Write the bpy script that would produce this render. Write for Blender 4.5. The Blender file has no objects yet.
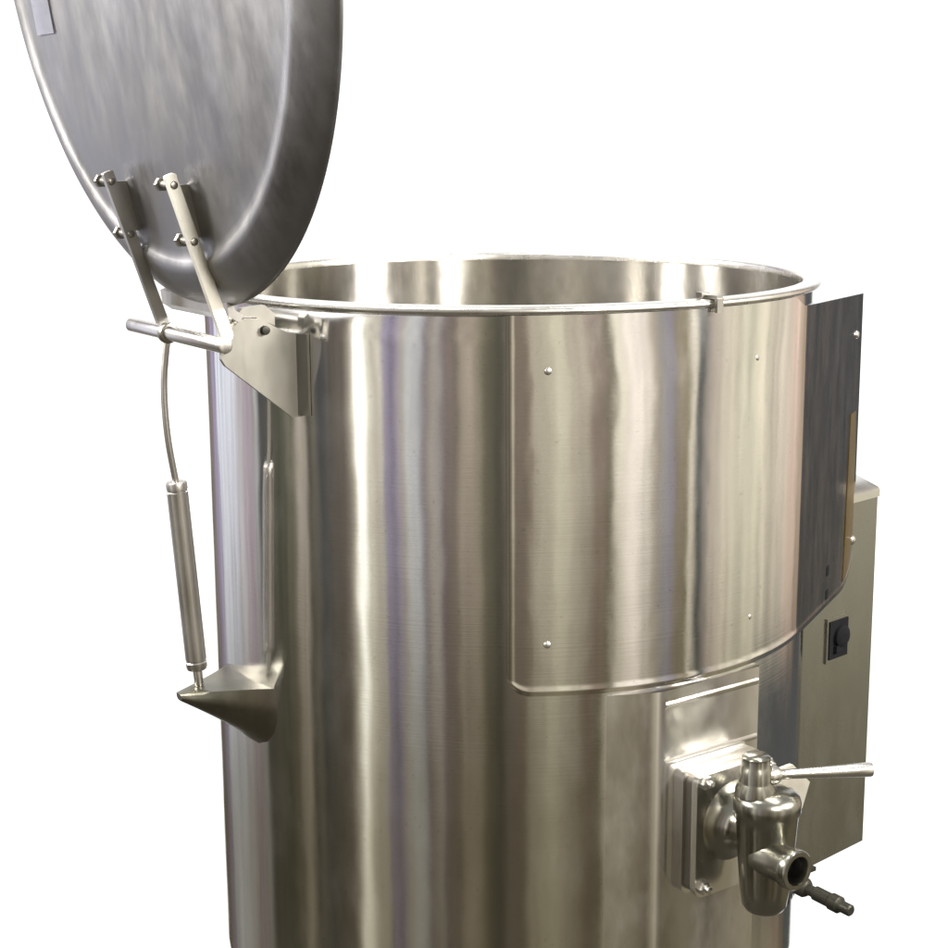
import bpy, bmesh, math, random
from mathutils import Vector, Matrix
import numpy as np

S = bpy.context.scene
COL = S.collection
PI = math.pi
R = math.radians
ZB = 1.05            # height of the kettle rim above the floor it stands on (metres)

CAM_POS = [0.0, -2.20445, 0.18959]
CAM_X = [0.999787, 0.019658, -0.006257]
CAM_Y = [0.002119, 0.20385, 0.979]
CAM_Z = [0.02052, -0.978805, 0.203765]
F_PX = 1661.92
LID = [-0.9521, 0.5238, 0.0582, 0.3984, -0.134]
ROOM = [(-150.6, 125, 115, 110), (-143.2, 150, 140, 165), (-135.0, 208, 211, 222), (-123.6, 205, 207, 218), (-118.4, 190, 185, 190), (-110.8, 170, 155, 165), (-106.0, 165, 165, 165), (-104.0, 88, 87, 86), (-97.8, 92, 88, 78), (-92.1, 85, 85, 70), (-85.7, 115, 110, 90), (-82.6, 165, 155, 140), (-79.6, 162, 152, 138), (-77.7, 85, 80, 70), (-74.8, 118, 113, 100), (-72.1, 85, 85, 85), (-65.4, 105, 98, 90), (-61.0, 115, 105, 95), (-58.9, 150, 140, 125), (-56.9, 215, 205, 185), (-55.6, 255, 255, 245), (-53.6, 255, 253, 243), (-52.0, 230, 225, 205), (-47.6, 200, 190, 175), (-45.6, 210, 205, 185), (-44.5, 150, 140, 160), (-42.9, 165, 155, 180), (-41.4, 130, 122, 135), (-39.8, 155, 145, 170), (-37.6, 185, 175, 165), (-34.6, 200, 200, 198), (-31.6, 190, 190, 192), (-29.7, 140, 130, 135), (-27.2, 160, 150, 135), (-25.4, 175, 170, 165), (-23.2, 132, 117, 115), (-18.9, 130, 118, 105), (-16.4, 165, 152, 135), (-12.8, 165, 150, 135), (-10.7, 150, 140, 120), (-7.8, 115, 110, 90), (-2.9, 88, 85, 72), (-0.1, 125, 115, 105), (4.2, 125, 112, 98), (6.6, 135, 122, 105), (8.0, 178, 168, 148), (11.2, 180, 172, 150), (16.6, 205, 198, 172), (21.2, 180, 170, 150), (23.7, 165, 155, 135), (29.2, 135, 118, 102), (34.0, 125, 115, 95), (35.8, 220, 212, 190), (42.3, 240, 228, 215), (48.8, 225, 215, 200), (50.8, 170, 158, 140), (54.8, 160, 155, 150), (57.3, 145, 140, 150), (61.5, 145, 132, 110), (65.7, 140, 130, 100), (66.6, 225, 215, 195), (68.8, 205, 195, 175), (70.1, 95, 98, 92), (72.4, 95, 98, 94), (74.2, 150, 140, 130), (79.0, 195, 182, 165), (85.4, 215, 205, 182), (96.2, 212, 205, 180), (106.7, 225, 215, 190), (112.2, 195, 185, 165), (120.0, 210, 198, 178), (129.1, 212, 187, 168), (135.8, 170, 150, 130)]
ROOM_BASE = .70
ROOM_GAIN = 1.0

# ----------------------------------------------------------------- helpers
def srgb(c):
    out = []
    for v in c[:3]:
        v /= 255.0
        out.append(v / 12.92 if v <= 0.04045 else ((v + 0.055) / 1.055) ** 2.4)
    return out


def obj(name, bm, mat, parent=None, angle=35, bevel=0.0):
    if bevel:
        es = [e for e in bm.edges if len(e.link_faces) == 2 and e.calc_face_angle(0) > 0.6]
        bmesh.ops.bevel(bm, geom=es, offset=bevel, segments=3, profile=0.5, affect='EDGES', clamp_overlap=True)
    bmesh.ops.recalc_face_normals(bm, faces=bm.faces)
    me = bpy.data.meshes.new(name)
    bm.to_mesh(me)
    bm.free()
    me.materials.append(mat)
    me.polygons.foreach_set('use_smooth', [True] * len(me.polygons))
    me.set_sharp_from_angle(angle=R(angle))
    o = bpy.data.objects.new(name, me)
    COL.objects.link(o)
    if parent is not None:
        o.parent = parent
        if parent.type == 'EMPTY':
            o.location = (0, 0, ZB)
    return o


def frame_deg(deg):
    """outward and sideways unit vectors at an angle round the kettle (0 = towards the front)"""
    a = R(deg)
    return Vector((math.sin(a), -math.cos(a), 0)), Vector((math.cos(a), math.sin(a), 0))


Z = Vector((0, 0, 1))


def lathe(bm, prof, seg=192, M=None, a0=0.0, a1=2 * PI):
    """revolve (r, h) points about the local z axis"""
    full = abs(a1 - a0 - 2 * PI) < 1e-6
    n = seg if full else seg + 1
    rings = []
    for r, h in prof:
        if r < 1e-6 and full:
            v = bm.verts.new((0, 0, h) if M is None else M @ Vector((0, 0, h)))
            rings.append([v] * n)
        else:
            ring = []
            for i in range(n):
                a = a0 + (a1 - a0) * i / seg
                p = Vector((r * math.cos(a), r * math.sin(a), h))
                ring.append(bm.verts.new(p if M is None else M @ p))
            rings.append(ring)
    for A, B in zip(rings[:-1], rings[1:]):
        for i in range(seg):
            j = (i + 1) % n
            vs = []
            for v in (A[i], A[j], B[j], B[i]):
                if v not in vs:
                    vs.append(v)
            if len(vs) > 2:
                bm.faces.new(vs)


def axis_matrix(p, d, up=Z):
    """a frame at p with local z along d"""
    d = Vector(d).normalized()
    x = Vector(up).cross(d)
    if x.length < 1e-4:
        x = Vector((1, 0, 0))
    x.normalize()
    y = d.cross(x)
    return Matrix.Translation(Vector(p)) @ Matrix((x, y, d)).transposed().to_4x4()


def rod(bm, p, q, r0, r1=None, seg=32, rnd=0.25):
    """a round bar from p to q with softened ends"""
    p, q = Vector(p), Vector(q)
    L = (q - p).length
    r1 = r0 if r1 is None else r1
    e0, e1 = r0 * rnd, r1 * rnd
    lathe(bm, [(0, 0), (r0 - e0, 0), (r0 - e0 * .3, e0 * .3), (r0, e0), (r1, L - e1), (r1 - e1 * .3, L - e1 * .3), (r1 - e1, L), (0, L)], seg, axis_matrix(p, q - p))


def tube(bm, pts, r, seg=14):
    """a bent wire through points (Catmull-Rom)"""
    P = [Vector(p) for p in pts]
    P = [2 * P[0] - P[1]] + P + [2 * P[-1] - P[-2]]
    C = []
    for i in range(1, len(P) - 2):
        for k in range(10):
            t = k / 10
            a, b, c, d = P[i - 1:i + 3]
            C.append(0.5 * ((2 * b) + (c - a) * t + (2 * a - 5 * b + 4 * c - d) * t * t + (3 * b - a - 3 * c + d) * t ** 3))
    C.append(P[-2])
    rings = []
    for i, c in enumerate(C):
        t = (C[min(i + 1, len(C) - 1)] - C[max(i - 1, 0)]).normalized()
        x = Vector((0.3, 0.9, 0.1)).cross(t).normalized()
        y = t.cross(x)
        rings.append([bm.verts.new(c + r * (math.cos(2 * PI * k / seg) * x + math.sin(2 * PI * k / seg) * y)) for k in range(seg)])
    for A, B in zip(rings[:-1], rings[1:]):
        for i in range(seg):
            bm.faces.new((A[i], A[(i + 1) % seg], B[(i + 1) % seg], B[i]))
    bm.faces.new(rings[0][::-1])
    bm.faces.new(rings[-1])


def prism(bm, pts, o, ex, ey, thick):
    """flat plate: outline pts in the (ex, ey) plane at o, thickness along ex x ey, centred"""
    o, ex, ey = Vector(o), Vector(ex), Vector(ey)
    n = ex.cross(ey).normalized() * (thick / 2)
    A = [bm.verts.new(o + ex * x + ey * y + n) for x, y in pts]
    B = [bm.verts.new(o + ex * x + ey * y - n) for x, y in pts]
    bm.faces.new(A)
    bm.faces.new(B[::-1])
    for i in range(len(pts)):
        j = (i + 1) % len(pts)
        bm.faces.new((A[i], B[i], B[j], A[j]))


def box(bm, o, ex, ey, ez, sx, sy, sz):
    """box of full size sx, sy, sz centred on o along three directions"""
    prism(bm, [(-sx / 2, -sy / 2), (sx / 2, -sy / 2), (sx / 2, sy / 2), (-sx / 2, sy / 2)], o, ex, ey, sz)


def patch(bm, d0, d1, z0, z1, r0, r1, seg=24):
    """curved strap lying against the round wall"""
    rows = []
    for i in range(seg + 1):
        n, _ = frame_deg(d0 + (d1 - d0) * i / seg)
        rows.append([bm.verts.new(n * r + Z * z) for r, z in ((r0, z0), (r1, z0), (r1, z1), (r0, z1))])
    for A, B in zip(rows[:-1], rows[1:]):
        for k in range(4):
            bm.faces.new((A[k], A[(k + 1) % 4], B[(k + 1) % 4], B[k]))
    bm.faces.new(rows[0])
    bm.faces.new(rows[-1][::-1])


def dome_head(bm, p, d, r, h):
    lathe(bm, [(r, -.002), (r, h * .25), (r * .9, h * .55), (r * .65, h * .85), (r * .3, h), (0, h)], 20, axis_matrix(p, d))


def hexhead(bm, p, d, r, h):
    M = axis_matrix(p, d)
    lathe(bm, [(0, 0), (r, 0), (r, h * .8), (r * .85, h), (0, h)], 6, M)


# ----------------------------------------------------------------- materials
def metal(name, base, rough, aniso=0.0, tangent=(0, 0, 1), streak=0.0, streak_scale=(3, 3, 260), warp=0.0, warp_scale=5.0,
          stain=0.06, rough_var=0.05, stain_scale=9.0, stain_stretch=(1, 1, .5), grime=(0.3, 0.27, 0.22), spots=0.0):
    m = bpy.data.materials.new(name)
    m.use_nodes = True
    nt = m.node_tree
    N, L = nt.nodes, nt.links
    p = N['Principled BSDF']
    p.inputs['Metallic'].default_value = 1.0
    tc = N.new('ShaderNodeTexCoord')

    def noise(scale, stretch, detail=4.0, rgh=.55):
        mp = N.new('ShaderNodeMapping')
        mp.inputs['Scale'].default_value = stretch
        L.new(tc.outputs['Object'], mp.inputs['Vector'])
        n = N.new('ShaderNodeTexNoise')
        n.inputs['Scale'].default_value = scale
        n.inputs['Detail'].default_value = detail
        n.inputs['Roughness'].default_value = rgh
        L.new(mp.outputs['Vector'], n.inputs['Vector'])
        return n.outputs['Fac']

    st = noise(stain_scale, stain_stretch, 6.0, .65)
    rmp = N.new('ShaderNodeMapRange')
    rmp.inputs['From Min'].default_value = .35
    rmp.inputs['From Max'].default_value = .75
    rmp.inputs['To Min'].default_value = 0.0
    rmp.inputs['To Max'].default_value = stain * 2.2
    L.new(st, rmp.inputs['Value'])
    mix = N.new('ShaderNodeMix')
    mix.data_type = 'RGBA'
    mix.inputs['A'].default_value = (*base, 1)
    mix.inputs['B'].default_value = (*grime, 1)
    L.new(rmp.outputs['Result'], mix.inputs['Factor'])
    colour = mix.outputs['Result']
    if spots:
        sp = noise(150.0, (1, 1, 1), 2.0, .5)
        sr = N.new('ShaderNodeMapRange')
        sr.inputs['From Min'].default_value = .68
        sr.inputs['From Max'].default_value = .76
        sr.inputs['To Max'].default_value = spots
        L.new(sp, sr.inputs['Value'])
        mx2 = N.new('ShaderNodeMix')
        mx2.data_type = 'RGBA'
        L.new(sr.outputs['Result'], mx2.inputs['Factor'])
        L.new(colour, mx2.inputs['A'])
        mx2.inputs['B'].default_value = (*grime, 1)
        colour = mx2.outputs['Result']
    L.new(colour, p.inputs['Base Color'])
    rv = noise(26.0, (1, 1, .4), 4.0, .6)
    rr = N.new('ShaderNodeMapRange')
    rr.inputs['From Min'].default_value = .3
    rr.inputs['From Max'].default_value = .7
    rr.inputs['To Min'].default_value = max(.03, rough - rough_var)
    rr.inputs['To Max'].default_value = rough + rough_var
    L.new(rv, rr.inputs['Value'])
    L.new(rr.outputs['Result'], p.inputs['Roughness'])
    if aniso:
        p.inputs['Anisotropic'].default_value = aniso
        cx = N.new('ShaderNodeCombineXYZ')
        for k in range(3):
            cx.inputs[k].default_value = tangent[k]
        L.new(cx.outputs[0], p.inputs['Tangent'])
    last = None
    if warp:
        b = N.new('ShaderNodeBump')
        b.inputs['Strength'].default_value = 1.0
        b.inputs['Distance'].default_value = warp
        L.new(noise(warp_scale, (1, 1, .55), 3.0, .5), b.inputs['Height'])
        last = b
    if streak:
        b = N.new('ShaderNodeBump')
        b.inputs['Strength'].default_value = 1.0
        b.inputs['Distance'].default_value = streak
        L.new(noise(1.0, streak_scale, 5.0, .7), b.inputs['Height'])
        if last:
            L.new(last.outputs['Normal'], b.inputs['Normal'])
        last = b
    if last:
        L.new(last.outputs['Normal'], p.inputs['Normal'])
    return m


def plain(name, base, rough, metallic=0.0, var=.3):
    m = bpy.data.materials.new(name)
    m.use_nodes = True
    N, L = m.node_tree.nodes, m.node_tree.links
    p = N['Principled BSDF']
    p.inputs['Metallic'].default_value = metallic
    p.inputs['Roughness'].default_value = rough
    p.inputs['Specular IOR Level'].default_value = .08
    tc = N.new('ShaderNodeTexCoord')
    n = N.new('ShaderNodeTexNoise')
    n.inputs['Scale'].default_value = 60
    n.inputs['Detail'].default_value = 5
    L.new(tc.outputs['Object'], n.inputs['Vector'])
    mix = N.new('ShaderNodeMix')
    mix.data_type = 'RGBA'
    mix.inputs['A'].default_value = (*[c * (1 - var) for c in base], 1)
    mix.inputs['B'].default_value = (*[c * (1 + var) for c in base], 1)
    L.new(n.outputs['Fac'], mix.inputs['Factor'])
    L.new(mix.outputs['Result'], p.inputs['Base Color'])
    return m


STEEL = (.71, .705, .695)
M_BODY = metal('brushed_steel', STEEL, .095, .9, streak=.000042, streak_scale=(3, 3, 380), warp=.0014, warp_scale=5.5, stain=.10, spots=.18, rough_var=.03)
M_GUARD = metal('brushed_guard_steel', (.75, .74, .725), .085, .9, streak=.000042, streak_scale=(3, 3, 380), warp=.0012, warp_scale=8.0, stain=.09, spots=.2, rough_var=.025)
M_WING = metal('shaded_scuffed_wing_steel', (.35, .35, .35), .17, .7, streak=.00010, streak_scale=(170, 170, 2.2), warp=.0012, warp_scale=9, stain=.28,
               stain_scale=16, stain_stretch=(2.5, 2.5, .3), grime=(.16, .16, .165), spots=.3)  # same sheet as the guard; its dark reflection is put into the base colour
M_BOWL = metal('bowl_steel', (.50, .485, .45), .20, .985, stain=.10)
M_RIM = metal('polished_rim_steel', (.66, .65, .62), .27, .0, stain=.08, spots=.1)
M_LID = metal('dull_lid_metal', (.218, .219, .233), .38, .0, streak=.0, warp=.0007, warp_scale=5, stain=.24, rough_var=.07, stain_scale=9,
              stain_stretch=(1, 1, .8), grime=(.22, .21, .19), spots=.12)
M_HARD = metal('hinge_steel', (.48, .47, .45), .34, stain=.15, stain_scale=30, spots=.3)
M_PALE = metal('pale_strap_steel', (.74, .72, .65), .5, stain=.12, stain_scale=30, spots=.3)
M_DARK = metal('tarnished_steel', (.26, .25, .23), .36, stain=.2, stain_scale=40, spots=.4)
M_ROD = metal('bright_rod_steel', (.66, .65, .62), .24, stain=.1, stain_scale=40)
M_GUSSET = metal('gusset_steel', (.28, .275, .25), .38, stain=.15, stain_scale=25, spots=.2)
M_BOX = metal('panel_steel', (.30, .30, .275), .27, stain=.14, stain_scale=10, warp=.0010, spots=.2)
M_PAD = metal('pad_steel', (.70, .69, .66), .2, .6, warp=.0006, warp_scale=6, stain=.08, spots=.15)
M_VALVE = metal('cast_valve_metal', (.27, .27, .235), .23, warp=.0009, warp_scale=30, stain=.2, stain_scale=30, spots=.4)
M_WARM_REFL = metal('warm_reflection_metal', (.19, .135, .035), .35, stain=.2, stain_scale=30)  # colour of the painted warm reflection on the wing
M_FLANGE = metal('flange_metal', (.52, .51, .46), .26, warp=.0006, warp_scale=25, stain=.2, stain_scale=25, spots=.3)
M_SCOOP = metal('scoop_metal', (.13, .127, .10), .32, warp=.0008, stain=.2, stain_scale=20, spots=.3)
M_BRIGHT = metal('bright_patch_metal', (.86, .84, .86), .16, stain=.08, stain_scale=14, spots=.3)
M_IRON = plain('dark_iron', (.035, .034, .028), .45, .6)
M_BLACK = plain('flat_black', (.006, .006, .007), .95)

# ----------------------------------------------------------------- the kettle
kettle = bpy.data.objects.new('steam_kettle', None)
COL.objects.link(kettle)
kettle['label'] = 'round stainless steel cooking kettle with domed lid tipped open and a draw-off tap'
kettle['category'] = 'kettle'

RB = .400
ZBOT = -.920
bm = bmesh.new()
prof = [(RB - .006, -.0095), (RB - .001, -.0105), (RB, -.0125)]
prof += [(RB, -.0125 + (ZBOT + .03 + .0125) * k / 24) for k in range(1, 25)]
prof += [(RB, ZBOT + .004), (RB - .001, ZBOT + .0012), (RB - .004, ZBOT), (RB - .06, ZBOT - .022), (.26, ZBOT - .06), (.12, ZBOT - .085), (0, ZBOT - .09)]
lathe(bm, prof, 256)
body = obj('kettle_body', bm, M_BODY, kettle, 40)

bm = bmesh.new()
ri = RB - .016
prof = [(ri, -.006)] + [(ri, -.006 - .42 * k / 12) for k in range(1, 13)]
prof += [(ri * math.cos(a), -.426 - .36 * math.sin(a)) for a in [PI / 2 * k / 16 for k in range(1, 16)]] + [(0, -.786)]
lathe(bm, prof, 256)
obj('inner_bowl', bm, M_BOWL, kettle, 40)

bm = bmesh.new()
prof = [(RB - .0165, -.010), (RB - .0165, -.004), (RB - .0158, -.0018), (RB - .0140, -.0004), (RB - .0115, 0), (RB - .004, -.0003), (RB + .0015, -.0008), (RB + .0038, -.0016)]
for k in range(12):                                   # rolled outer edge
    a = PI * .38 - (PI * .95) * k / 11
    prof.append((RB + .0022 + .0042 * math.cos(a), -.0056 + .0042 * math.sin(a)))
prof += [(RB + .001, -.0102), (RB - .005, -.0115), (RB - .0165, -.010)]
lathe(bm, prof, 256)
obj('rim', bm, M_RIM, kettle, 50)

# rim clip
n, t = frame_deg(35.2)
bm = bmesh.new()
box(bm, n * (RB + .001) + Z * .002, t, n, Z, .009, .022, .004)
box(bm, n * (RB + .0115) + Z * (-.007), t, Z, n, .009, .016, .004)
box(bm, n * (RB - .012) + Z * .0035 - t * .004, t, n, Z, .012, .010, .006)
obj('rim_clip', bm, M_DARK, kettle, bevel=.001)

# ----------------------------------------------------------------- lid and hinge
PH = LID[0]
U = Vector((math.sin(PH), -math.cos(PH), 0))
V = Vector((math.cos(PH), math.sin(PH), 0))
n = math.cos(LID[4]) * U + math.sin(LID[4]) * Z
w = -math.sin(LID[4]) * U + math.cos(LID[4]) * Z
LC = U * LID[1] + V * LID[2] + Z * LID[3]
ML = Matrix.Translation(LC) @ Matrix((V, w, n)).transposed().to_4x4()
RL = .41
bm = bmesh.new()
prof = [(0, .030), (.06, .0298), (.12, .029), (.18, .0275), (.24, .025), (.28, .0225), (.310, .0198), (.330, .0178), (.342, .0170), (.348, .0172),
        (.353, .0190), (.358, .0212), (.363, .0216), (.368, .0206), (.376, .0178), (.386, .0136), (.394, .0092), (.400, .0052), (.405, .0012), (.4085, -.0022), (.410, -.0050),
        (.4095, -.0062), (.407, -.0068), (.405, -.005), (.39, .002), (.36, .012), (.30, .013), (.15, .018), (0, .020)]
lathe(bm, prof, 256, ML)
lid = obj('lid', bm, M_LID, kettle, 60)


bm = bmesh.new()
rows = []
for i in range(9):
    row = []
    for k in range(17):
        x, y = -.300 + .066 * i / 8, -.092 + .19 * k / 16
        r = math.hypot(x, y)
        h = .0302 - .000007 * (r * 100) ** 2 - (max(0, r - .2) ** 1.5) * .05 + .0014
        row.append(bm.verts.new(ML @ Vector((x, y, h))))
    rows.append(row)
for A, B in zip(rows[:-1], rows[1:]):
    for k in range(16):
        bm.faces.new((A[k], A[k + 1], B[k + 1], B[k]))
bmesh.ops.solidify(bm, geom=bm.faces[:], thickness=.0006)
obj('bright_patch', bm, M_BRIGHT, lid)  # thin bright metal patch on the lid


def UVZ(u, v, z):
    return U * u + V * v + Z * z


def strap(v0, mat, label=None):
    a, b = Vector((.477, -.032)), Vector((.5360, .141))
    d = (b - a).normalized()
    e = Vector((-d.y, d.x))
    hw = .0064
    pts = []
    for k in range(9):
        an = -PI / 2 + PI * k / 8
        pts.append(b + d * (.45 * hw * math.cos(an)) - e * (hw * math.copysign(abs(math.sin(an)) ** .45, math.sin(an))))
    for k in range(9):
        an = PI / 2 + PI * k / 8
        pts.append(a + d * (1.1 * hw * math.cos(an)) - e * (1.1 * hw * math.sin(an)))
    bm = bmesh.new()
    prism(bm, [(p.x, p.y) for p in pts], V * v0, U, Z, .007)
    o = obj('hinge_strap', bm, mat, lid, bevel=.0012)
    if label:
        o['label'] = label
    # cross bolts that tie the strap to lugs on the lid
    for q in (.95, .60):
        c = a.lerp(b, q)
        s = -1
        bm = bmesh.new()
        rod(bm, UVZ(c.x, v0 - .030, c.y), UVZ(c.x, v0 + .006, c.y), .0042, seg=16)
        hexhead(bm, UVZ(c.x, v0 - .026, c.y), -V, .0078, .007)
        obj('bolt', bm, M_DARK, lid)
    # lug welded to the dome beside the strap
    bm = bmesh.new()
    c0, c1 = a.lerp(b, .62), a.lerp(b, .95)
    prism(bm, [(c0.x + .004, c0.y), (c1.x + .002, c1.y), (c1.x - .034, c1.y), (c0.x - .026, c0.y)], V * (v0 - .010), U, Z, .005)
    obj('lug', bm, M_HARD, lid, bevel=.0015)


strap(.135, M_PALE, 'pale hinge strap nearer the open rim')
strap(-.036, M_HARD, 'grey hinge strap at the outer left edge of the lid')

bm = bmesh.new()                                      # plate between the straps just above the hinge rod
prism(bm, [(.458, -.020), (.470, -.012), (.472, .004), (.466, .006), (.462, -.006), (.452, -.012)], V * .040, U, Z, .178)
obj('strap_tie', bm, M_HARD, lid, bevel=.001)

bm = bmesh.new()
rod(bm, UVZ(.479, -.124, -.044), UVZ(.479, .138, -.044), .0088)
hinge_rod = obj('hinge_rod', bm, M_ROD, kettle)
for vv in (-.016,):
    bm = bmesh.new()
    rod(bm, UVZ(.479, vv - .006, -.044), UVZ(.479, vv + .006, -.044), .0125, seg=28)
    obj('collar', bm, M_DARK, hinge_rod)

bm = bmesh.new()                                      # gusset that carries the hinge rod
g = [(.478, -.050), (.474, -.036), (.466, -.026), (.448, -.017), (.430, -.018), (.408, -.030), (.396, -.036), (.381, -.039), (.381, -.134), (.392, -.134), (.474, -.068), (.479, -.060)]
prism(bm, g, V * .122, U, Z, .006)
bracket = obj('hinge_bracket', bm, M_GUSSET, kettle, bevel=.0012)
bm = bmesh.new()
patch(bm, -37.8, -34.2, -.132, -.038, RB + .0006, RB + .0048)
obj('weld_flange', bm, M_GUSSET, bracket, bevel=.0012)
bm = bmesh.new()
prism(bm, [(.470, -.040), (.466, -.022), (.448, -.006), (.420, -.004), (.408, -.014), (.408, -.028), (.432, -.017), (.448, -.016)], V * .114, U, Z, .010)
obj('knuckle', bm, M_GUSSET, bracket, bevel=.0015)
bm = bmesh.new()
rod(bm, UVZ(.425, .116, -.031), UVZ(.425, .131, -.031), .0052, seg=20)
obj('bolt', bm, M_IRON, bracket)

# ----------------------------------------------------------------- counterbalance spring
vs = -.016
bm = bmesh.new()
a, b = UVZ(.477, vs, -.222), UVZ(.460, vs, -.462)
L_ = (b - a).length
rt = .0128
lathe(bm, [(0, 0), (rt - .004, 0), (rt - .001, .0012), (rt, .004), (rt, .010), (rt - .0008, .0108), (rt - .0008, .0125), (rt, .0133),
           (rt, L_ - .014), (rt - .0008, L_ - .013), (rt - .0008, L_ - .0115), (rt, L_ - .0105), (rt, L_ - .004), (rt - .001, L_ - .0012), (rt - .004, L_), (0, L_)], 48, axis_matrix(a, b - a))
spring = obj('spring_tube', bm, M_HARD, kettle)
bm = bmesh.new()
tube(bm, [UVZ(.481, vs, -.056), UVZ(.4835, vs, -.072), UVZ(.4868, vs, -.100), UVZ(.4872, vs, -.135), UVZ(.4845, vs, -.175), UVZ(.477, vs, -.226)], .0040)
obj('pull_rod', bm, M_HARD, spring)
bm = bmesh.new()
rod(bm, UVZ(.4605, vs, -.455), UVZ(.4565, vs, -.494), .0058, seg=20)
obj('stem', bm, M_HARD, spring)

bm = bmesh.new()                                      # lower spring bracket: a half-round scoop under a flat top
rim_ = [(.064, -.478), (.069, -.497), (.069, -.518), (.061, -.538), (.046, -.553), (.025, -.561), (.0, -.562), (-.028, -.553), (-.052, -.532), (-.066, -.505), (-.068, -.480)]
tipz = [(-.003, -.484), (.002, -.4845), (.004, -.487), (.004, -.489), (.003, -.491), (0, -.492), (-.004, -.492), (-.008, -.491), (-.010, -.489), (-.011, -.487), (-.011, -.484)]
NR = 8
rows = []
for k in range(NR + 1):
    f = k / NR
    row = []
    for (v0, z0), (v1, z1) in zip(rim_, tipz):
        ub = math.sqrt(max(0, (RB + .0) ** 2 - v0 * v0)) - .002
        g = f ** .85
        row.append(bm.verts.new(UVZ(ub + (.491 - ub) * f, v0 + (v1 - v0) * g, z0 + (z1 - z0) * g)))
    rows.append(row)
for A, B in zip(rows[:-1], rows[1:]):
    for q in range(len(rim_) - 1):
        bm.faces.new((A[q], A[q + 1], B[q + 1], B[q]))
    bm.faces.new((A[0], B[0], B[-1], A[-1]))
bm.faces.new(rows[0])
bm.faces.new(rows[-1])
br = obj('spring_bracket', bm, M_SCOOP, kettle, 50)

# ----------------------------------------------------------------- splash guard
RG = .4050
D0, D1, DF = -.4, 64.0, 66.0
ARC = R(D1 - D0) * RG
FL = .318
LEN = ARC + FL


def guard_point(s, z=-.2):
    if s <= ARC:
        n, t = frame_deg(D0 + math.degrees(s / RG))
        return n * (RG + .0035 * math.sin(PI * s / ARC) ** 2 * min(1, max(0, (-.02 - z) / .06))), n
    n0, _ = frame_deg(D1)
    k = min(1.0, (s - ARC) / .012)
    n, t = frame_deg(D1 + (DF - D1) * k)
    return n0 * RG + t * (s - ARC), n


ss = sorted(set([0, .0012, .0025, .004, .0055, .007, .0085, .010, .012, .0145, .018, .022, .03] + [ARC * k / 70 for k in range(4, 71)] + [ARC + x for x in (.003, .006, .009, .012, .02, .04, .08, .12, .16, .2, .23)] +
                [LEN - .075 * (1 - math.sin(PI / 2 * k / 12)) for k in range(13)]))
NZ = 33


def guard_sheet(stations):
    bm = bmesh.new()
    cols = []
    for s in stations:
        q = min(1, max(0, (s - ARC + .05) / .05))
        zt, zb = -.0098 - .0145 * q * q * (3 - 2 * q) - .043 * max(0, s - ARC), -.4440 - .02 * max(0, s - ARC)
        rc = .028
        if s < rc:
            zb += rc - math.sqrt(rc * rc - (rc - s) ** 2)
        rc = .075
        if LEN - s < rc:
            x = rc - (LEN - s)
            zb += .8 * (rc - math.sqrt(max(0, rc * rc - x * x)))
        col = []
        for side in (0, 1):
            cl = []
            for k in range(NZ + 1):
                z = zt + (zb + .014 - zt) * k / (NZ - 9) if k <= NZ - 9 else zb + (.0130, .0110, .0092, .0076, .0060, .0045, .0030, .0014, 0)[k - NZ + 8]
                p, n = guard_point(s, z)
                e = min(z - zb, s if s < .1 else 9)                       # a low pressed bead along the free edges
                lift = (.0007 if z - zb < s else .0003) * math.exp(-((e - .0055) / .0034) ** 2)
                cl.append(bm.verts.new(p + n * (lift - .0032 * side) + Z * z))
            col.append(cl)
        cols.append(col)
    for A, B in zip(cols[:-1], cols[1:]):
        for side in (0, 1):
            for k in range(NZ):
                bm.faces.new((A[side][k], B[side][k], B[side][k + 1], A[side][k + 1]))
        for k in (0, NZ):
            bm.faces.new((A[0][k], A[1][k], B[1][k], B[0][k]))
    for c in (cols[0], cols[-1]):
        for k in range(NZ):
            bm.faces.new((c[0][k], c[0][k + 1], c[1][k + 1], c[1][k]))
    return bm


guard = obj('splash_guard', guard_sheet([s for s in ss if s <= ARC + 1e-6]), M_GUARD, kettle, 30, bevel=.0013)
wing = obj('wing', guard_sheet([ARC + .0006] + [s for s in ss if s > ARC + 1e-6]), M_WING, guard, 30, bevel=.0008)
wing['label'] = 'dark flat wing standing off the wall at the right'
for deg, z in ((6.2, -.071), (45.3, -.073), (6.2, -.383), (45.2, -.385)):
    n, _ = frame_deg(deg)
    bm = bmesh.new()
    dome_head(bm, n * RG + Z * z, n, .0044, .0028)
    obj('rivet', bm, M_RIM, guard)
p, n = guard_point(ARC + .285)
bm = bmesh.new()
dome_head(bm, p + Z * (-.092), n, .0058, .0034)
obj('rivet', bm, M_RIM, guard)
for z in (-.398, -.431):
    p, n = guard_point(ARC + .164)
    _, t = frame_deg(DF)
    bm = bmesh.new()
    box(bm, p + Z * z, t, Z, n, .012, .013, .0012)
    obj('slot_dark', bm, M_BLACK, guard)  # black plate standing in for the dark inside a slot
bm = bmesh.new()                                      # coloured strip painting a warm reflection near the outer edge
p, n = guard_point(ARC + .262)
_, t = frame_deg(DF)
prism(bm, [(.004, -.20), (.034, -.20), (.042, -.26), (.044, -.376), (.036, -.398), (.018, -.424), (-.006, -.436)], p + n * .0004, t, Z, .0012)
obj('warm_reflection_strip', bm, M_WARM_REFL, guard)

# ----------------------------------------------------------------- draw-off pad and valve
n, t = frame_deg(37)


def PAD(tt, nn, z):
    return t * tt + n * nn + Z * z


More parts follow.
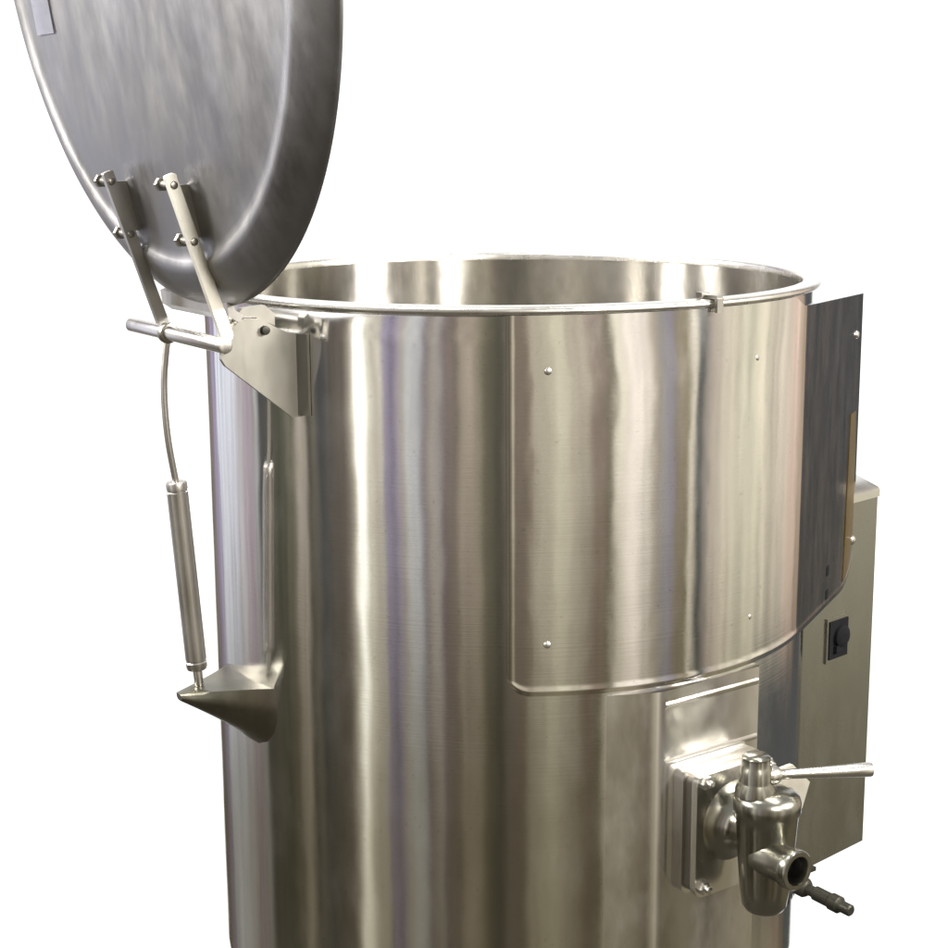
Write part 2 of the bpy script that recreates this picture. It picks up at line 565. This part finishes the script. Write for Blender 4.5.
bm = bmesh.new()
prism(bm, [(-.150, .3695), (-.118, .3865), (-.100, .3955), (-.088, .4010), (-.078, .4040), (.0755, .4040), (.079, .400), (.082, .385), (.07, .36), (-.14, .36)], PAD(0, 0, -.668), t, n, .436)
pad = obj('draw_off_pad', bm, M_PAD, kettle, 30)
for z, h in ((-.4680, .0015), (-.5385, .0013)):
    bm = bmesh.new()
    prism(bm, [(.403, -.006), (.404 + h * .7, -.002), (.404 + h, .0015), (.403, .006)], PAD(-.001, 0, z), n, Z, .150)
    obj('seam', bm, M_PAD, pad)


def rounded(w, h, r, m=6):
    pts = []
    for cx, cy, a0 in ((w / 2 - r, h / 2 - r, 0), (-w / 2 + r, h / 2 - r, 90), (-w / 2 + r, -h / 2 + r, 180), (w / 2 - r, -h / 2 + r, 270)):
        for k in range(m + 1):
            a = R(a0 + 90 * k / m)
            pts.append((cx + r * math.cos(a), cy + r * math.sin(a)))
    return pts


bm = bmesh.new()                                      # valve body: tapered barrel with neck and spout in one casting
NV = .496
prof = [(0, -.708), (.016, -.708), (.0225, -.706), (.0262, -.700), (.0290, -.68), (.0325, -.64), (.0355, -.60), (.0368, -.588), (.0392, -.583), (.0392, -.572), (.037, -.566), (.031, -.561), (.022, -.558), (0, -.557)]
lathe(bm, prof, 64, Matrix.Translation(PAD(0, NV, 0)))
valve = obj('draw_off_valve', bm, M_VALVE, kettle, 45)
bm = bmesh.new()
lathe(bm, [(.052, .4415), (.047, .4435), (.039, .448), (.032, .455), (.0285, .466), (.0285, .485)], 48, axis_matrix(PAD(0, 0, -.615), n))
obj('neck', bm, M_VALVE, valve, 45)
bm = bmesh.new()
lathe(bm, [(.0215, .50), (.0215, .542), (.0235, .545), (.0235, .556), (.0222, .558), (.0172, .558), (.0165, .556), (.0165, .53), (0, .53)], 48, axis_matrix(PAD(-.012, 0, -.634), n))
obj('spout', bm, M_VALVE, valve, 45)
bm = bmesh.new()
rod(bm, PAD(-.012, .5305, -.634), PAD(-.012, .5315, -.634), .0160)
obj('spout_dark_disc', bm, M_BLACK, valve)  # black disc painting the dark inside the spout
bm = bmesh.new()
prism(bm, rounded(.128, .156, .012), PAD(.002, .4125, -.624), t, Z, .0165)
prism(bm, rounded(.124, .152, .012), PAD(.002, .4380, -.624), t, Z, .009)
fl = obj('flange', bm, M_PAD, valve, bevel=.002)
bm = bmesh.new()
prism(bm, rounded(.119, .147, .010), PAD(.002, .4272, -.624), t, Z, .0126)
obj('gasket', bm, M_DARK, valve, bevel=.001)  # dark metal layer, also standing in for the flange's shaded side
for a, z in ((-.048, -.556), (-.048, -.687), (.052, -.556), (.052, -.687)):
    bm = bmesh.new()
    hexhead(bm, PAD(a, .4425, z), n, .0085, .007)
    rod(bm, PAD(a, .4425, z), PAD(a, .4555, z), .0045, seg=16)
    obj('bolt', bm, M_ROD, valve)
bm = bmesh.new()
lathe(bm, [(.024, -.563), (.0235, -.556), (.019, -.548), (.0185, -.546), (.0185, -.531), (.0165, -.529), (.0165, -.518), (.013, -.515), (0, -.515)], 40, Matrix.Translation(PAD(-.014, NV - .006, 0)))
obj('bonnet', bm, M_VALVE, valve, 45)
bm = bmesh.new()
h0 = PAD(-.012, NV - .006, -.5415)
hd = Vector((math.cos(R(8)), math.sin(R(8)), .004)).normalized()
lathe(bm, [(0, .008), (.0105, .008), (.0112, .012), (.0112, .022), (.0085, .026), (.0060, .029), (.0056, .034), (.0064, .07), (.0078, .112), (.0086, .134), (.0080, .1365), (0, .1365)], 32, axis_matrix(h0, hd))
obj('handle', bm, M_ROD, valve, 40)
bm = bmesh.new()
prism(bm, [(.010, -.586), (.012, -.560), (.040, -.553), (.066, -.552), (.096, -.581), (.084, -.612), (.040, -.608)], n * .470, t, Z, .006)
obj('stop_plate', bm, M_PALE, valve, bevel=.001)

# ----------------------------------------------------------------- control box
n, t = frame_deg(44)
P0 = Vector((.38, 0, 0))


def BX(a, z, d=0.0):
    return P0 + t * a + Z * z + n * d


bm = bmesh.new()
zt, zb = -.327, -.866
box(bm, BX(.113, (zt + zb) / 2, -.080), t, Z, n, .200, zt - zb, .160)
cbox = obj('control_box', bm, M_BOX, kettle, bevel=.006)
bm = bmesh.new()
prism(bm, [(.0025, -.334), (.0025, -.324), (-.001, -.320), (-.046, -.306), (-.053, -.307), (-.120, -.329)], P0 + t * .113, n, Z, .203)
obj('top_cap', bm, M_RIM, cbox, bevel=.003)
bm = bmesh.new()
box(bm, BX(.124, -.528, .0012), t, Z, n, .054, .066, .0035)
obj('socket_frame', bm, M_BOX, cbox, bevel=.001)
bm = bmesh.new()
box(bm, BX(.124, -.528, .0030), t, Z, n, .044, .056, .003)
lathe(bm, [(.016, .002), (.016, .010), (.012, .013), (.006, .014), (0, .014)], 24, axis_matrix(BX(.127, -.524, 0), n))
box(bm, BX(.120, -.541, .006), t, Z, n, .016, .010, .008)
obj('socket', bm, M_BLACK, cbox, bevel=.0008)
bm = bmesh.new()
lathe(bm, [(.017, -.325), (.017, -.295), (.014, -.291), (.012, -.287), (.008, -.284), (0, -.283)], 28, Matrix.Translation(BX(.165, 0, -.05)))
obj('knob', bm, M_DARK, cbox)
for a, z in ((.150, -.388),):
    bm = bmesh.new()
    dome_head(bm, BX(a, z, 0), n, .0075, .006)
    obj('screw', bm, M_ROD, cbox)

# drain cock under the box
dn, dt = frame_deg(38)
q = Vector((.398, .070, -.886))
bm = bmesh.new()
M_ = axis_matrix(q, dn + Z * -.03)
lathe(bm, [(0, 0), (.0085, 0), (.0085, .030), (.013, .032), (.0145, .036), (.0145, .048), (.012, .052), (.008, .054), (.008, .066), (.0105, .068), (.0105, .096), (.0125, .098), (.0125, .112), (.0095, .115), (.0085, .119), (.0085, .132), (.0065, .134), (0, .134)], 24, M_)
cock = obj('drain_cock', bm, M_IRON, kettle, 40)
bm = bmesh.new()
p = M_ @ Vector((0, 0, .042))
rod(bm, p, p + Z * .022, .006, seg=16)
box(bm, p + Z * .022 + dt * .006, dt, dn, Z, .036, .009, .006)
obj('lever', bm, M_IRON, cock, bevel=.001)
bm = bmesh.new()
tube(bm, [Vector((.383, .095, -.84)), Vector((.388, .085, -.866)), q - dn * .004, q + dn * .01], .0085)
obj('pipe', bm, M_IRON, cock)

# legs below the picture
for k in range(3):
    n, t = frame_deg(60 + 120 * k)
    bm = bmesh.new()
    rod(bm, n * .25 + Z * (-.915), n * .25 + Z * (-ZB + .02), .022, .019)
    leg = obj('leg', bm, M_RIM, kettle)
    bm = bmesh.new()
    rod(bm, n * .25 + Z * (-ZB + .024), n * .25 + Z * (-ZB), .034, .034)
    obj('foot', bm, M_RIM, leg)

# ----------------------------------------------------------------- light
W = bpy.data.worlds.new('World')
S.world = W
W.use_nodes = True
NT = W.node_tree
N, L = NT.nodes, NT.links
bg = N['Background']


def math_node(op, a, b=None, c=None):
    m = N.new('ShaderNodeMath')
    m.operation = op
    for k, x in enumerate((a, b, c)):
        if x is None:
            continue
        if isinstance(x, (int, float)):
            m.inputs[k].default_value = x
        else:
            L.new(x, m.inputs[k])
    return m.outputs[0]


def smooth(x, lo, hi):
    m = N.new('ShaderNodeMapRange')
    m.interpolation_type = 'SMOOTHSTEP'
    m.inputs['From Min'].default_value = lo
    m.inputs['From Max'].default_value = hi
    L.new(x, m.inputs['Value'])
    return m.outputs['Result']


def mixc(f, a, b):
    m = N.new('ShaderNodeMix')
    m.data_type = 'RGBA'
    for k, x in (('Factor', f), ('A', a), ('B', b)):
        if isinstance(x, (int, float)):
            m.inputs[k].default_value = x
        elif isinstance(x, tuple):
            m.inputs[k].default_value = (*x, 1)
        else:
            L.new(x, m.inputs[k])
    return m.outputs['Result']


tc = N.new('ShaderNodeTexCoord')
sx = N.new('ShaderNodeSeparateXYZ')
L.new(tc.outputs['Generated'], sx.inputs[0])
X_, Y_, Z_ = sx.outputs
az = math_node('MULTIPLY', math_node('ARCTAN2', X_, math_node('MULTIPLY', Y_, -1.0)), 180 / PI)   # 0 = behind the camera side

# unseen room as colour bands by bearing, shaped to give the steel its stripes
stops = []
for a, *col in ROOM:
    k = 1.0 + 1.0 * max(0.0, (min(col) - 200) / 55) ** 1.5          # the palest bands are brighter than paper white
    k *= .84 if max(col) < 120 else (.96 if max(col) < 150 else 1.04)
    rgb = srgb(col)
    g_ = sum(rgb) / 3
    stops.append((a, [(g_ + (c - g_) * .86) / ROOM_BASE * k * 1.04 for c in rgb]))
dark = [c / ROOM_BASE for c in srgb((80, 81, 82))]
WHITE = [1.35, 1.35, 1.34]
stops = [(-157, WHITE), (-155, [c / .7 for c in srgb((105, 96, 86))])] + stops + [(138.5, [c / .7 for c in srgb((160, 140, 122))]), (140, dark), (149.5, dark), (153, WHITE)]
crisp = [stops[0]]                                      # keep the edges between neighbouring bands short
for (a, c), (b, d) in zip(stops[:-1], stops[1:]):
    if b - a > 2.2:
        m_ = (a + b) / 2
        crisp += [(m_ - .55, [x * .82 + y * .18 for x, y in zip(c, d)]), (m_ + .55, [x * .18 + y * .82 for x, y in zip(c, d)])]
    crisp.append((b, d))
stops = crisp
GROUP = 24
seg = []
i = 0
while i < len(stops) - 1:
    seg.append(stops[i:i + GROUP + 1])
    i += GROUP
room = None
for g in seg:
    lo, hi = g[0][0], g[-1][0]
    rp = N.new('ShaderNodeValToRGB')
    cr = rp.color_ramp
    while len(cr.elements) < len(g):
        cr.elements.new(.5)
    for e, (a, c) in zip(cr.elements, g):
        e.position = (a - lo) / (hi - lo)
        e.color = (*c, 1)
    L.new(math_node('DIVIDE', math_node('SUBTRACT', az, lo), hi - lo), rp.inputs['Fac'])
    room = rp.outputs['Color'] if room is None else mixc(math_node('GREATER_THAN', az, lo), room, rp.outputs['Color'])
clut = N.new('ShaderNodeTexNoise')                      # noise for small clutter, added to break the bands into finer streaks
clut.inputs['Scale'].default_value = 1.0
clut.inputs['Detail'].default_value = 5.0
clut.inputs['Roughness'].default_value = .62
cc = N.new('ShaderNodeCombineXYZ')
L.new(math_node('MULTIPLY', az, .85), cc.inputs[0])
L.new(math_node('MULTIPLY', Z_, 5.0), cc.inputs[1])
L.new(cc.outputs[0], clut.inputs['Vector'])
cm = N.new('ShaderNodeMapRange')
cm.inputs['From Min'].default_value = .3
cm.inputs['From Max'].default_value = .7
cm.inputs['To Min'].default_value = .55
cm.inputs['To Max'].default_value = 1.40
L.new(clut.outputs['Fac'], cm.inputs['Value'])
white = math_node('GREATER_THAN', math_node('ABSOLUTE', math_node('ADD', az, 2.0)), 154.5)
nw = math_node('SUBTRACT', 1.0, white)
rm = N.new('ShaderNodeVectorMath')
rm.operation = 'SCALE'
L.new(room, rm.inputs[0])
L.new(cm.outputs['Result'], rm.inputs['Scale'])
room = mixc(white, rm.outputs[0], room)
sc = N.new('ShaderNodeVectorMath')
sc.operation = 'MULTIPLY'
L.new(room, sc.inputs[0])
sc.inputs[1].default_value = (.265, .252, .208)
low = N.new('ShaderNodeVectorMath')
low.operation = 'ADD'
L.new(sc.outputs[0], low.inputs[0])
low.inputs[1].default_value = (.026, .022, .013)
c1 = mixc(math_node('MULTIPLY', smooth(Z_, -.13, -.42), nw), room, low.outputs[0])       # walls give way to a brown floor
dark_zone = math_node('MULTIPLY', math_node('MULTIPLY', smooth(az, 103, 106), smooth(az, 153, 150)), math_node('MULTIPLY', smooth(Z_, -.285, -.325), smooth(Z_, -.46, -.41)))
dark_zone = math_node('MAXIMUM', dark_zone, math_node('MULTIPLY', math_node('MULTIPLY', smooth(az, 139, 140), smooth(az, 153, 150)), math_node('MULTIPLY', smooth(Z_, -.13, -.22), .75)))
c1 = mixc(dark_zone, c1, (.095, .097, .095))                                                    # dark zone added at the right to darken what the steel reflects
c1 = mixc(smooth(Z_, -.55, -.75), c1, (.16, .14, .11))
c1 = mixc(smooth(Z_, .35, .75), c1, (.55, .54, .52))                                    # ceiling
L.new(c1, bg.inputs['Color'])
bg.inputs['Strength'].default_value = 1.0


def lamp(name, loc, target, sx_, sy_, power, col=(1, .97, .92)):
    d = bpy.data.lights.new(name, 'AREA')
    d.shape = 'RECTANGLE'
    d.size, d.size_y = sx_, sy_
    d.energy = power
    d.color = col
    o = bpy.data.objects.new(name, d)
    COL.objects.link(o)
    o.location = loc
    o.rotation_euler = (Vector(target) - Vector(loc)).to_track_quat('-Z', 'Y').to_euler()
    return o


lamp('ceiling_lamp', (-1.0, .2, ZB + 2.0), (0, 0, ZB), 1.5, 1.3, 150)
lamp('ceiling_lamp', (.9, .3, ZB + 2.3), (0, 0, ZB), 1.8, .35, 45)
for deg, el, wd, power in ((66, 20, .60, 230), (27, 20, .26, 110), (-64, 22, .16, 60), (-82, 22, .40, 150), (-104, 22, .3, 80)):  # added lights that lay bright bands on the inner bowl
    n, t = frame_deg(deg)
    lamp('bowl_band_light', n * (3.0 * math.cos(R(el))) + Z * (ZB + 3.0 * math.sin(R(el))), (0, 0, ZB), wd, .45, power, (1, .96, .90))

# ----------------------------------------------------------------- camera
cd = bpy.data.cameras.new('camera')
cd.sensor_width = 36
cd.lens = 36 * F_PX / 948
cd.clip_end = 100
cam = bpy.data.objects.new('camera', cd)
COL.objects.link(cam)
mw = Matrix((Vector(CAM_X), Vector(CAM_Y), Vector(CAM_Z))).transposed().to_4x4()
mw.translation = Vector(CAM_POS) + Z * ZB
cam.matrix_world = mw
S.camera = cam

S.view_settings.view_transform = 'Standard'
S.view_settings.look = 'None'
S.view_settings.gamma = 1
S.view_settings.exposure = 0
S.cycles.max_bounces = 10
S.cycles.glossy_bounces = 8
S.cycles.use_denoising = True
